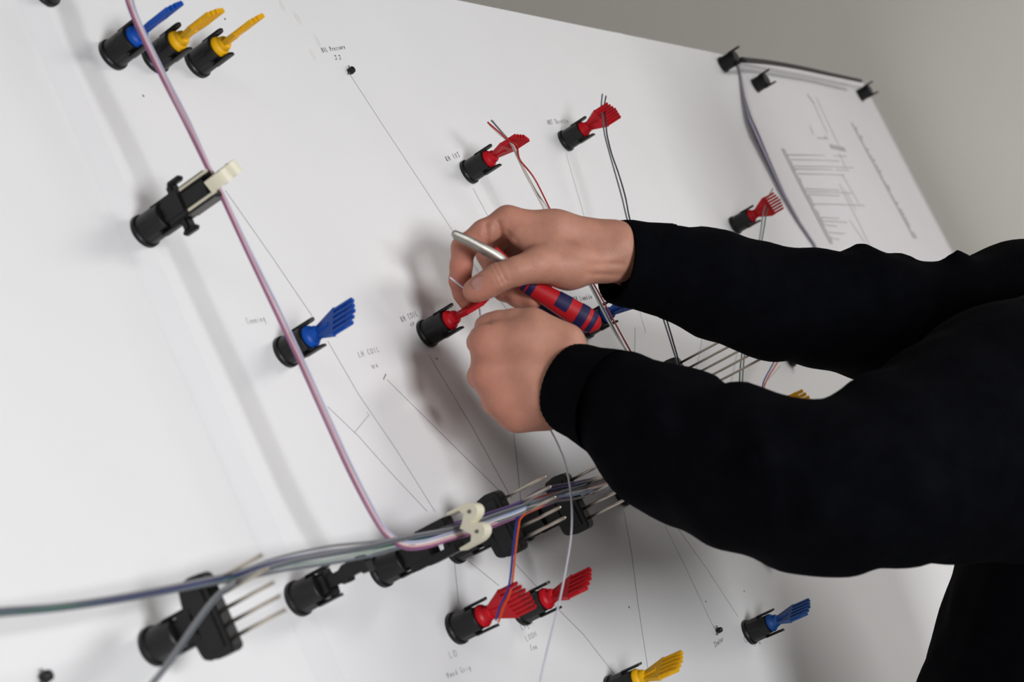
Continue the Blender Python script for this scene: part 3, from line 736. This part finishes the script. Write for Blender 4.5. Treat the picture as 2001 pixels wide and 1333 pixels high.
def cone(g, a, b, r1, r2):
    a = np.asarray(a, np.float32); b = np.asarray(b, np.float32); ba = b - a; p = g - a
    t = np.clip((p @ ba) / float(ba @ ba), 0, 1)
    return np.sqrt(((p - t[..., None] * ba) ** 2).sum(-1)) - (np.float32(r1) + np.float32(r2 - r1) * t)
def smin(a, b, k):
    h = np.maximum(k - np.abs(a - b), 0) / k
    return np.minimum(a, b) - h * h * k * 0.25
def chain(g, pts, k=0.004):
    d = None
    for p, q in zip(pts, pts[1:]):
        c = cone(g, p[0], q[0], p[1], q[1]); d = c if d is None else smin(d, c, k)
    return d
def groove(d, g, a, b, depth, w):
    vd = (np.asarray(a) - CAM); vd = (vd / np.linalg.norm(vd)).astype(np.float32); a = np.asarray(a, np.float32); m = a
    q = g - m; q = q - 0.82 * (q @ vd)[..., None] * vd; b = np.asarray(b, np.float32) - m; b = b - 0.82 * (b @ vd) * vd; a = np.zeros(3, np.float32); g = q
    return d + depth * np.exp(-(np.maximum(cone(g, a, b, 0, 0), 0) / w) ** 2)
def J(px, py, d, r): return (D(px, py, d), r)

def right_hand(g):
    k = 0.012
    wr = chain(g, [J(1330, 536, 1.432, .027), J(1215, 492, 1.400, .0222)], k)
    wr = smin(wr, chain(g, [J(1330, 545, 1.445, .026), J(1212, 508, 1.418, .0190)], k), k)
    mc = [chain(g, [J(1190, 478, 1.399, .0190), J(1085, 450, 1.388, .0140), J(992, 430, 1.383, .0108)], k),
          chain(g, [J(1190, 482, 1.412, .0190), J(1085, 455, 1.402, .0140), J(990, 436, 1.400, .0108)], k),
          chain(g, [J(1190, 492, 1.424, .0180), J(1085, 468, 1.418, .0135), J(1003, 450, 1.418, .0102)], k),
          chain(g, [J(1190, 505, 1.432, .0170), J(1095, 485, 1.430, .0125), J(1022, 470, 1.433, .0092)], k)]
    palm = wr
    for m in mc: palm = smin(palm, m, k)
    th = chain(g, [J(1185, 516, 1.392, .0150), J(1110, 520, 1.374, .0178), J(1048, 519, 1.357, .0128)], 0.010)
    palm = smin(palm, th, 0.010)
    palm = smin(palm, chain(g, [J(1070, 488, 1.372, .0120), J(1015, 462, 1.375, .0082)], .01), 0.012)      # web of the thumb
    palm = smin(palm, chain(g, [J(1165, 500, 1.402, .0190), J(1100, 500, 1.398, .0150)], .01), 0.012)
    palm = smin(palm, chain(g, [J(1216, 530, 1.396, .0055), J(1150, 528, 1.384, .0060)], .01), 0.006)      # wrist tendon
    thumb = chain(g, [J(1052, 518, 1.357, .0130), J(1010, 530, 1.351, .0112), J(974, 542, 1.350, .0110), J(952, 556, 1.353, .0104), J(932, 566, 1.356, .0093), J(925, 569, 1.357, .0081)], 0.005)
    idx = chain(g, [J(992, 430, 1.383, .0108), J(945, 454, 1.380, .0100), J(906, 484, 1.380, .0098), J(901, 520, 1.384, .0088), J(899, 548, 1.388, .0088), J(905, 573, 1.391, .0080), J(912, 590, 1.391, .0070)], 0.004)
    mid = chain(g, [J(990, 436, 1.400, .0108), J(968, 470, 1.410, .0098), J(953, 496, 1.416, .0095), J(968, 535, 1.408, .0085), J(985, 566, 1.394, .0092), J(1014, 580, 1.384, .0089), J(1042, 585, 1.376, .0080)], 0.004)
    rng = chain(g, [J(1003, 450, 1.418, .0102), J(985, 482, 1.432, .0094), J(973, 508, 1.438, .0090), J(990, 545, 1.428, .0082), J(1008, 568, 1.414, .0080), J(1032, 574, 1.406, .0072), J(1052, 576, 1.402, .0066)], 0.004)
    pky = chain(g, [J(1022, 470, 1.433, .0092), J(1010, 500, 1.447, .0080), J(1002, 522, 1.452, .0076), J(1022, 545, 1.442, .0070), J(1042, 556, 1.430, .0066), J(1066, 558, 1.424, .0058)], 0.004)
    d = palm
    out = smin(d, thumb, 0.008)
    for f in (idx, mid, rng, pky): out = np.minimum(out, smin(d, f, 0.007))
    c = 1.341
    for a, b, dp, w in (((964, 518), (981, 552), .0015, .0014), ((972, 514), (988, 548), .0013, .0013), ((957, 522), (973, 556), .0009, .0013),
                        ((1148, 535), (1222, 538), .0012, .0022), ((1150, 517), (1215, 516), .0011, .0025)):
        out = groove(out, g, D(*a, c if a[0] < 1000 else 1.374), D(*b, c if a[0] < 1000 else 1.374), dp, w)
    for a, b, dp, w in (((950, 440), (953, 486), .0022, .0024), ((974, 436), (986, 486), .0024, .0026), ((990, 452), (1010, 470), .0008, .002)):
        out = groove(out, g, D(*a, 1.370), D(*b, 1.370), dp, w)
    return out

def left_hand(g):
    k = 0.012
    wr = chain(g, [J(1290, 835, 1.245, .032), J(1185, 790, 1.272, .0285), J(1120, 752, 1.288, .0260)], k)
    mc = [chain(g, [J(1100, 694, 1.297, .0150), J(1015, 672, 1.299, .0125), J(948, 666, 1.300, .0102)], k),
          chain(g, [J(1105, 728, 1.288, .0165), J(1030, 727, 1.289, .0135), J(952, 731, 1.291, .0112)], k),
          chain(g, [J(1105, 765, 1.287, .0165), J(1045, 772, 1.287, .0132), J(979, 783, 1.291, .0104)], k),
          chain(g, [J(1100, 800, 1.294, .0140), J(1060, 805, 1.293, .0118), J(1011, 814, 1.297, .0094)], k)]
    palm = wr
    for m in mc: palm = smin(palm, m, 0.009)
    palm = smin(palm, chain(g, [J(1095, 735, 1.312, .022), J(1000, 735, 1.312, .014)], k), k)
    palm = smin(palm, chain(g, [J(1105, 672, 1.305, .0140), J(1045, 652, 1.303, .0130), J(985, 655, 1.305, .0100)], k), k)
    thumb = chain(g, [J(1105, 668, 1.306, .0140), J(1040, 633, 1.309, .0118), J(1005, 630, 1.314, .0100), J(975, 634, 1.319, .0102), J(955, 637, 1.323, .0090), J(946, 638, 1.326, .0076)], 0.005)
    idx = chain(g, [J(948, 666, 1.300, .0102), J(940, 669, 1.322, .0096), J(936, 669, 1.338, .0092), J(940, 660, 1.352, .0082), J(954, 650, 1.349, .0080), J(962, 644, 1.340, .0070)], 0.004)
    fs = [chain(g, [J(952, 731, 1.291, .0112), J(940, 735, 1.318, .0100), J(938, 736, 1.337, .0096), J(960, 735, 1.352, .0084), J(980, 733, 1.349, .0082), J(994, 730, 1.334, .0072)], 0.004),
          chain(g, [J(979, 783, 1.291, .0104), J(968, 785, 1.316, .0094), J(966, 785, 1.333, .0090), J(986, 782, 1.348, .0080), J(1004, 780, 1.345, .0078), J(1016, 776, 1.330, .0068)], 0.004),
          chain(g, [J(1011, 814, 1.297, .0094), J(1002, 815, 1.318, .0082), J(1000, 814, 1.332, .0078), J(1018, 810, 1.344, .0070), J(1032, 807, 1.341, .0068), J(1042, 803, 1.328, .0060)], 0.004)]
    for a, b, r0, r1 in (((951, 666, 1.300), (942, 669, 1.322), .0100, .0092), ((958, 731, 1.291), (947, 735, 1.318), .0106, .0096), ((982, 783, 1.290), (969, 785, 1.316), .0103, .0092), ((1013, 814, 1.296), (1003, 815, 1.316), .0092, .0082)):
        palm = smin(palm, cone(g, D(*a), D(*b), r0, r1), .013)
    for a, b in (((952, 697, 1.300), (1040, 712, 1.296)), ((966, 756, 1.297), (1050, 752, 1.294)), ((996, 799, 1.300), (1060, 788, 1.296))):
        palm = smin(palm, cone(g, D(*a), D(*b), .0090, .0120), .012)
    out = smin(palm, thumb, 0.006)
    for f in [idx] + fs: out = np.minimum(out, smin(palm, f, 0.006))
    for a, b, dp, w in (((928, 634), (958, 632), .0020, .0020), ((1045, 700), (1090, 690), .0003, .004)):
        out = groove(out, g, D(*a, 1.308), D(*b, 1.306), dp, w)
    return out

# shoulders, hips and the rest of the figure, in world coordinates
EL = D(1580, 935, 1.175); SL = np.array([0.046, -0.533, 1.405])
ER = D(1730, 628, 1.500); SR = np.array([0.425, -0.530, 1.415])
CH = np.array([0.230, -0.515, 1.30]); HP = np.array([0.210, -0.418, 0.93])
HD = np.array([0.285, -0.562, 1.668])
def body_core(g):
    k = 0.04
    d = cone(g, CH, HP, .105, .105)
    d = smin(d, cone(g, SL + (SR - SL) * .12 + [0, 0, -.01], SR - (SR - SL) * .12 + [0, 0, -.01], .055, .055), k)
    d = smin(d, cone(g, CH + [-.07, 0, 0], HP + [-.06, 0, 0], .085, .09), k); d = smin(d, cone(g, CH + [.07, 0, 0], HP + [.06, 0, 0], .085, .09), k)
    for s, e, w in ((SL, EL, D(1200, 795, 1.27)), (SR, ER, D(1270, 515, 1.415))):
        d = smin(d, cone(g, s, e, .052, .043), .03); d = smin(d, cone(g, e, w, .042, .029), .02)
    for sx in (-1, 1):
        d = smin(d, cone(g, HP + [.085 * sx, 0, -.04], HP + [.09 * sx, .0, -.46], .078, .055), .03)
        d = smin(d, cone(g, HP + [.09 * sx, .0, -.46], HP + [.095 * sx, -.02, -.85], .052, .036), .02)
    d = smin(d, cone(g, CH + [.005, -.01, .13], HD + [0, -.02, -.05], .060, .056), .03)
    q = (g - HD.astype(np.float32)) / np.array([.074, .092, .112], np.float32); hd = (np.sqrt((q ** 2).sum(-1)) - 1) * .078
    hd = smin(hd, cone(g, HD + [0, .045, -.07], HD + [0, .060, -.085], .040, .030), .03)
    hd = smin(hd, cone(g, HD + [0, .088, .000], HD + [0, .112, -.028], .008, .012), .012)       # nose
    for s in (-1, 1):
        hd = smin(hd, cone(g, HD + [s * .076, -.008, .012], HD + [s * .078, -.004, -.022], .012, .009), .008)
        hd = np.maximum(hd, -(cone(g, HD + [s * .031, .098, .010], HD + [s * .033, .098, .010], .014, .014)))
    hd = groove(hd, g, HD + [-.022, .094, -.062], HD + [.022, .094, -.062], .004, .004)
    return smin(d, hd, .02)

def lo_hi(pts, m):
    p = np.array(pts); return p.min(0) - m, p.max(0) + m
Vs, Fs, fl = [], [], []
def add(V, F, red):
    o = sum(len(v) for v in Vs); Vs.append(V); Fs.append(F + o); fl.append(red)
def flush(V, spots):
    r = np.zeros(len(V))
    for p, s, a in spots: r = np.maximum(r, a * np.exp(-((V - p) ** 2).sum(1) / s ** 2))
    return np.clip(r, 0, 1)
lo, hi = lo_hi([D(870, 395, 1.33), D(1330, 395, 1.33), D(870, 620, 1.47), D(1300, 620, 1.47)], 0.012)
V, F = surface_nets(right_hand, lo, hi, 0.0012)
add(V, F, flush(V, [(D(905, 484, 1.37), .028, .6), (D(900, 550, 1.38), .030, .8), (D(928, 566, 1.34), .018, .45), (D(1035, 586, 1.385), .026, .55), (D(985, 425, 1.38), .028, .3)]))
lo, hi = lo_hi([D(905, 590, 1.25), D(1300, 590, 1.25), D(905, 860, 1.37), D(1290, 870, 1.25)], 0.012)
V, F = surface_nets(left_hand, lo, hi, 0.0012)
add(V, F, flush(V, [(D(922, 662, 1.29), .024, .45), (D(930, 735, 1.285), .026, .5), (D(960, 790, 1.285), .026, .45), (D(995, 825, 1.29), .024, .45), (D(945, 630, 1.32), .016, .5)]))
V, F = surface_nets(body_core, (-.35, -.72, .02), (.72, -.02, 1.86), 0.013)
add(V, F, np.full(len(V), .15))
Vb = np.concatenate(Vs); Fb = np.concatenate(Fs); red = np.concatenate(fl)
# ------------------------------------------------------------------ person
person = thing('person', 'person in a black hooded sweatshirt leaning in to thread a wire with both hands', 'person', Matrix.Translation((0.225, -0.48, 0.0)))
PO = np.array([0.225, -0.48, 0.0])
def np_mesh(name, V, F, smooth=True):
    me = bpy.data.meshes.new(name); V = np.asarray(V) - PO
    me.vertices.add(len(V)); me.vertices.foreach_set('co', V.astype(np.float32).ravel())
    F = np.asarray(F); me.loops.add(F.size); me.loops.foreach_set('vertex_index', F.astype(np.int32).ravel())
    me.polygons.add(len(F)); me.polygons.foreach_set('loop_start', np.arange(0, F.size, 4, dtype=np.int32)); me.polygons.foreach_set('loop_total', np.full(len(F), 4, np.int32))
    me.update(); me.validate()
    if smooth: me.polygons.foreach_set('use_smooth', [True] * len(me.polygons))
    return me
me = np_mesh('body', Vb, Fb)
at = me.attributes.new('flush', 'FLOAT', 'POINT'); at.data.foreach_set('value', red.astype(np.float32))
body = link('body', me, MSKIN, person)

# nail of the thumb that faces the camera
def nail(center, axis, normal, lw, ln, parent):
    x = np.asarray(axis, float); x /= np.linalg.norm(x); z = np.asarray(normal, float); z -= x * (z @ x); z /= np.linalg.norm(z); y = np.cross(z, x)
    V, F = [], []; n, m = 8, 8
    for i in range(n + 1):
        for j in range(m + 1):
            u = -1 + 2 * i / n; w = -1 + 2 * j / m
            u2 = u * math.sqrt(1 - w * w * .42); w2 = w * math.sqrt(1 - u * u * .42)
            V.append(center - PO + x * u2 * ln + y * w2 * lw + z * (0.0006 - 0.0022 * w2 * w2 - 0.0011 * u2 * u2))
    for i in range(n):
        for j in range(m): F.append((i * (m + 1) + j, i * (m + 1) + j + 1, (i + 1) * (m + 1) + j + 1, (i + 1) * (m + 1) + j))
    o = link('fingernail', mesh('fingernail', V, F, True), MNAIL, parent)
    md = o.modifiers.new('t', 'SOLIDIFY'); md.thickness = 0.0007
ta, tb = D(974, 542, 1.350), D(928, 568, 1.357)
nrm = D(936, 550, 1.31) - D(934, 562, 1.355)
nail(D(937, 559, 1.3545) + nrm / np.linalg.norm(nrm) * 0.0108, tb - ta, nrm, .0068, .0066, person)

# hooded sweatshirt
def px_chain(g, st, k):
    return chain(g, [(D(x, y, d), r * d / FPX) for x, y, r, d in st], k)
def folds(g, d, items):
    for a, b, r, k in items: d = smin(d, cone(g, a, b, r, r * .7), k)
    return d
LS = [(1165, 768, 80, 1.278), (1205, 785, 92, 1.268), (1252, 822, 116, 1.255), (1310, 860, 143, 1.245), (1365, 892, 137, 1.225), (1450, 918, 151, 1.200), (1560, 945, 159, 1.178), (1660, 948, 161, 1.172), (1755, 922, 180, 1.190), (1850, 890, 206, 1.215), (1980, 845, 234, 1.25)]
RS_ = [(1280, 524, 78, 1.415), (1330, 530, 84, 1.425), (1400, 556, 102, 1.440), (1500, 590, 106, 1.462), (1600, 602, 111, 1.482), (1700, 616, 122, 1.500), (1800, 640, 122, 1.525), (1900, 638, 127, 1.55), (2010, 632, 138, 1.58)]
def hoodie(g):
    l = px_chain(g, LS, .012); l = smin(l, cone(g, D(1980, 845, 1.25), SL, .088, .082), .03)
    r = px_chain(g, RS_, .012); r = smin(r, cone(g, D(2010, 622, 1.58), SR, .071, .078), .03)
    t = cone(g, CH, HP + [0, 0, -.02], .125, .135)
    t = smin(t, cone(g, CH + [-.075, 0, 0], HP + [-.065, 0, -.02], .105, .115), .04)
    t = smin(t, cone(g, CH + [.075, 0, 0], HP + [.065, 0, -.02], .105, .115), .04)
    t = smin(t, cone(g, SL + [.03, 0, -.01], SR + [-.03, 0, -.01], .078, .078), .05)
    t = smin(t, cone(g, CH + [-.09, -.075, .15], CH + [.09, -.075, .15], .045, .045), .04)          # hood lying on the back
    t = smin(t, cone(g, CH + [0, -.10, .14], CH + [0, -.105, .04], .055, .030), .04)
    # sagging folds and creases
    l = folds(g, l, [(D(1186, 868, 1.262), D(1226, 940, 1.25), .009, .014), (D(1245, 728, 1.262), D(1290, 830, 1.18), .009, .014), (D(1440, 785, 1.20), D(1500, 900, 1.12), .010, .018),
                     (D(1655, 806, 1.18), D(1600, 1000, 1.11), .011, .018), (D(1530, 1078, 1.18), D(1650, 1084, 1.16), .010, .02), (D(1712, 776, 1.19), D(1790, 960, 1.12), .012, .02)])
    r = folds(g, r, [(D(1368, 468, 1.435), D(1420, 520, 1.40), .009, .012), (D(1683, 500, 1.50), D(1745, 560, 1.45), .010, .012), (D(1760, 516, 1.51), D(1800, 600, 1.46), .008, .010),
                     (D(1872, 510, 1.53), D(1890, 600, 1.49), .009, .010), (D(1310, 602, 1.42), D(1345, 624, 1.43), .009, .012), (D(1450, 650, 1.45), D(1520, 676, 1.46), .010, .018)])
    d = smin(np.minimum(smin(l, t, .05), smin(r, t, .05)), t, .001)
    w = np.sin(g[..., 0] * 95 + 2.1 * np.sin(g[..., 2] * 40)) * np.sin(g[..., 2] * 70 + g[..., 1] * 60 + 1.3)
    return np.maximum(d - .0016 * w, (HP[2] - .10) - g[..., 2])
V, F = surface_nets(hoodie, (-.42, -.80, .78), (.68, -.02, 1.60), 0.006)
link('hooded_sweatshirt', np_mesh('hooded_sweatshirt', V, F), MHOOD, person)
def cuff(p, q, r0, r1, squash, up):
    p, q = np.asarray(p), np.asarray(q); t = (q - p) / np.linalg.norm(q - p); y = np.asarray(up, float); y -= t * (y @ t); y /= np.linalg.norm(y); x = np.cross(t, y)
    V, F = [], []; n = 120; prof = [(-.004, .93), (0, .985), (.02, 1.0), (.2, 1.02), (.5, 1.0), (.8, 1.02), (1, 1.03)]; rows = [(0.25, .88)] + prof
    for s, f in rows:
        rr = (r0 + (r1 - r0) * max(s, 0)) * f
        for k in range(n):
            a = 2 * math.pi * k / n; rib = 1 + (.012 if k % 3 == 0 else 0)
            V.append(p + t * s * np.linalg.norm(q - p) + (y * math.cos(a) + x * math.sin(a) * squash) * rr * rib - PO)
    for i in range(len(rows) - 1):
        for k in range(n): F.append((i * n + k, i * n + (k + 1) % n, (i + 1) * n + (k + 1) % n, (i + 1) * n + k))
    link('cuff', mesh('cuff', V, F, True), MHOOD, person)
cuff(D(1204, 511, 1.404), D(1300, 528, 1.424), .0350, .0385, .95, D(1224, 428, 1.40) - D(1187, 590, 1.40))
cuff(D(1108, 754, 1.292), D(1190, 786, 1.266), .0335, .0395, .95, D(1110, 650, 1.29) - D(1095, 830, 1.29))

# trousers, shoes, hair, eyes
def trousers(g):
    d = cone(g, HP + [-.05, 0, -.02], HP + [.05, 0, -.02], .125, .125)
    for s in (-1, 1):
        d = smin(d, cone(g, HP + [.085 * s, 0, -.06], HP + [.092 * s, 0, -.46], .100, .078), .03)
        d = smin(d, cone(g, HP + [.092 * s, 0, -.46], HP + [.097 * s, -.02, -.88], .078, .066), .03)
    d = d - .002 * np.sin(g[..., 2] * 60 + 3 * np.sin(g[..., 0] * 30))
    return np.maximum(d, .045 - g[..., 2])
V, F = surface_nets(trousers, (-.1, -.68, .02), (.55, -.22, 1.06), 0.012)
link('trousers', np_mesh('trousers', V, F), MTROU, person)
for s in (-1, 1):
    def shoe(g, s=s):
        d = cone(g, HP + [.097 * s, -.06, -.885], HP + [.105 * s, .13, -.893], .042, .036)
        return np.maximum(smin(d, cone(g, HP + [.097 * s, -.03, -.88], HP + [.097 * s, -.02, -.84], .045, .043), .02), .003 - g[..., 2])
    V, F = surface_nets(shoe, (HP[0] + .097 * s - .08, -.62, -.01), (HP[0] + .105 * s + .08, -.20, .16), 0.008)
    link('shoe', np_mesh('shoe', V, F), MSHOE, person)
def hair(g):
    q = (g - (HD + [0, -.010, .016]).astype(np.float32)) / np.array([.084, .100, .116], np.float32); d = (np.sqrt((q ** 2).sum(-1)) - 1) * .088
    d = d - .003 * np.sin(g[..., 0] * 120) * np.sin(g[..., 1] * 90 + g[..., 2] * 50)
    face = cone(g, HD + [0, .12, -.03], HD + [0, .12, -.12], .082, .11)
    return np.maximum(np.maximum(d, -face), (HD[2] - .055) - g[..., 2])
V, F = surface_nets(hair, HD - .14, HD + .16, 0.004)
link('hair', np_mesh('hair', V, F), MHAIR, person)
for s in (-1, 1):
    bm = bmesh.new(); bmesh.ops.create_uvsphere(bm, u_segments=14, v_segments=10, radius=.0115)
    link('eye', bm_mesh('eye', bm, True), MEYE, person, loc=HD + np.array([.032 * s, .080, .010]) - PO)
